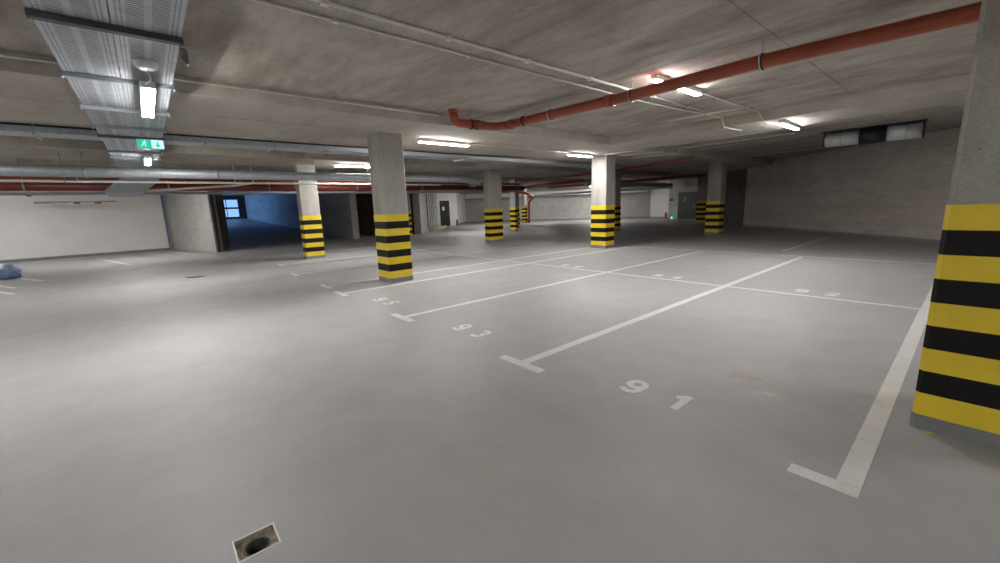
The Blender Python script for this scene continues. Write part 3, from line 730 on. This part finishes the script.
# outward direction towards the hall
nn = Vector((-(18.42-17.36), -( -31.26+31.12))) ; nn = Vector((1, .13)).normalized()
bm = B(); a = Vector((-31.12,17.36)); b = Vector((-31.26,18.42)); prism(bm, [a, b, b+nn*.06, a+nn*.06], .012, 2.28); bpy.data.objects.remove(o1); o1 = struct('door_1', bm, 'door_dark')
on_door(o1, a, (b-a).normalized(), nn, .22, .46, 1.42, 1.75, .06, .068, 'notice', 'paper')
on_door(o1, a, (b-a).normalized(), nn, .86, .98, 1.02, 1.06, .06, .11, 'handle', 'galv')
a = Vector((-16.95,33.15)); b = Vector((-15.2,32.79)); nn = Vector((-.2,-1)).normalized()
bm = B(); prism(bm, [a, b, b+nn*.06, a+nn*.06], .012, 2.28); o2 = struct('door_2', bm, 'door_dark')
on_door(o2, a, (b-a).normalized(), nn, .55, .80, 1.42, 1.85, .06, .068, 'notice', 'galv_dark')
on_door(o2, a, (b-a).normalized(), nn, 1.5, 1.65, 1.02, 1.06, .06, .11, 'handle', 'galv')
# slatted grille on the wall left of the black door
A0 = Vector((-31.1,17.1)); B0 = Vector((-24.75,12.2)); d = (B0-A0).normalized(); nn = Vector((-d.y, d.x))
if nn.dot(Vector((0,-2))-A0) < 0: nn = -nn
t = thing('ventilation_grille', 'pale wall grille of tall upright slats left of the black door', 'grille', (*(A0+d*3.4+nn*.05), 0))
bm = B(); p0, p1 = A0+d*.7, A0+d*7.9; prism(bm, [p0+nn*.0, p1+nn*.0, p1+nn*.02, p0+nn*.02], .25, 3.1); p = mk('backing', bm, 'black', t); p['label'] = 'dark backing seen between the slats'
bm = B()
for z0, z1 in ((.15,.3),(1.62,1.80),(3.05,3.2)): prism(bm, [p0+nn*.02, p1+nn*.02, p1+nn*.045, p0+nn*.045], z0, z1)
mk('rail', bm, 'wall_smooth', t)
for i in range(6):
    s0 = .75 + i*1.2; q0, q1 = A0+d*s0, A0+d*(s0+.6)
    bm = B(); prism(bm, [q0+nn*.021, q1+nn*.021, q1+nn*.032, q0+nn*.032], .2, 3.15); mk('slat', bm, 'white', t)
bm = B(); p0, p1 = A0+d*.3, A0+d*6.6; prism(bm, [p0+nn*.25, p1+nn*.25, p1+nn*.75, p0+nn*.75], 0, .1)
tag(mk('kerb', bm, 'cream', loc=(*((p0+p1)/2), 0)), 'low cream kerb below the slatted grille', 'kerb')
def extinguisher(x, y, label):
    t = thing('fire_extinguisher', label, 'fire extinguisher', (x, y, 0))
    bm = B(); prof = [(.085,0),(.09,.02),(.09,.40),(.07,.47),(.03,.51)]
    rg2 = [[bm.verts.new((x+r_*math.cos(2*math.pi*i/16), y+r_*math.sin(2*math.pi*i/16), z_)) for i in range(16)] for r_, z_ in prof]
    bm.faces.new(rg2[0][::-1]); bm.faces.new(rg2[-1])
    for a_, b_ in zip(rg2, rg2[1:]):
        for i in range(16): f = bm.faces.new((a_[i], a_[(i+1)%16], b_[(i+1)%16], b_[i])); f.smooth = True
    mk('cylinder', bm, 'red_ext', t)
    bm = B(); box(bm, x-.03, x+.03, y-.10, y+.04, .51, .57); mk('valve', bm, 'black', t)
    bm = B(); tube(bm, bend([(x, y-.04, .54),(x+.12, y-.04, .50),(x+.13, y-.03, .2)], .06, 4), .012, 8); mk('hose', bm, 'black', t)
extinguisher(-30.9, 19.0, 'red extinguisher on the floor right of the door with the notice')
extinguisher(-18.0, 33.0, 'red extinguisher on the floor at the far corner near the dark right door')
bm = B(); box(bm, -17.5, -17.38, 32.95, 33.05, .0, .16, .01); box(bm, -17.47, -17.41, 32.94, 32.96, .16, .2); tag(mk('green_glow_block', bm, 'green_glow', loc=(-17.44,33,0)), 'tiny glowing green block added on the floor by the far dark door', 'lamp')  # glowing block added for a green glow low by the door
bm = B(); box(bm, -17.75, -17.45, 33.12, 33.16, 1.55, 1.8, .005); tag(mk('wall_sign', bm, 'galv_dark', loc=(-17.6,33.14,1.55)), 'small dark plate on the wall left of the far dark door', 'sign')
# pipe with valves high on the white wall
t = thing('valve_pipe', 'short grey pipe with two small reddish valves high on the white wall', 'pipe', (-25.2, -5.4, 2.4))
bm = B(); tube(bm, [(-25.15,-6.1,2.42),(-25.15,-3.6,2.42)], .025, 10); mk('pipe_run', bm, 'strut', t)
bm = B(); box(bm, -25.2,-25.1,-6.1,-5.1,2.36,2.40); mk('shelf_bar', bm, 'galv', t)
for y_ in (-4.85, -4.2):
    bm = B(); box(bm, -25.22, -25.08, y_-.10, y_+.10, 2.33, 2.40, .02); p = mk('valve', bm, 'red', t)
for y_ in (-5.8, -3.8):
    bm = B(); box(bm, -25.95, -25.13, y_-.02, y_+.02, 2.43, 2.46); mk('bracket', bm, 'strut', t)
# crumpled bags at the left edge
def lump(name, label, c0, sx_, sy_, sz_, rz, mat, seed, amp=.22):
    rnd = random.Random(seed); bm = B(); bmesh.ops.create_icosphere(bm, subdivisions=4, radius=1)
    ph = [(rnd.uniform(2,6), rnd.uniform(0,6.3), Vector((rnd.uniform(-1,1),rnd.uniform(-1,1),rnd.uniform(-1,1))).normalized()) for _ in range(12)]
    for v in bm.verts:
        q = v.co.copy(); s_ = sum(abs(math.sin(f_*q.dot(dd)*1.6+p_)) for f_, p_, dd in ph)/12
        q *= 1 - amp + amp*2*s_*.8; q.z = max(q.z, -.75)
        v.co = Vector((q.x*sx_, q.y*sy_, (q.z+.75)*sz_))
    for f in bm.faces: f.smooth = True
    bm.transform(Matrix.Translation(c0) @ Matrix.Rotation(rz, 4, 'Z'))
    return tag(mk(name, bm, mat, loc=c0), label, 'bag')
lump('plastic_bag', 'crumpled blue plastic bag on the floor at the left edge', (-18.25,-6.02,0), .50, .27, .24, R(25), 'blue_bag', 3)
lump('plastic_bag', 'crumpled yellow plastic bag lying in front of the blue bag at the left edge', (-17.75,-6.62,0), .30, .26, .20, R(10), 'yellow_bag', 5)
bm = B(); bmesh.ops.create_icosphere(bm, subdivisions=2, radius=1)
for v in bm.verts: v.co = Vector((v.co.x*.22*(1+.3*math.sin(5*v.co.y)), v.co.y*.09, max(v.co.z, -.3)*.012+.0036))
bm.transform(Matrix.Translation((-13.3,-1.9,0)) @ Matrix.Rotation(R(60), 4, 'Z'))
tag(mk('debris_scrap', bm, 'band', loc=(-13.3,-1.9,0)), 'flat dark scrap lying on the floor between the white wall and passage', 'debris')
bm = B(); bmesh.ops.create_icosphere(bm, subdivisions=2, radius=1)
for v in bm.verts: v.co = Vector((v.co.x*.022*(1+.3*math.sin(5*v.co.y)), v.co.y*.012, max(v.co.z, -.3)*.007+.002))
bm.transform(Matrix.Translation((.245,1.135,0)))
tag(mk('debris_chip', bm, 'yellow', loc=(.245,1.135,0)), 'small yellow paint chip on the floor at the near right column base', 'debris')
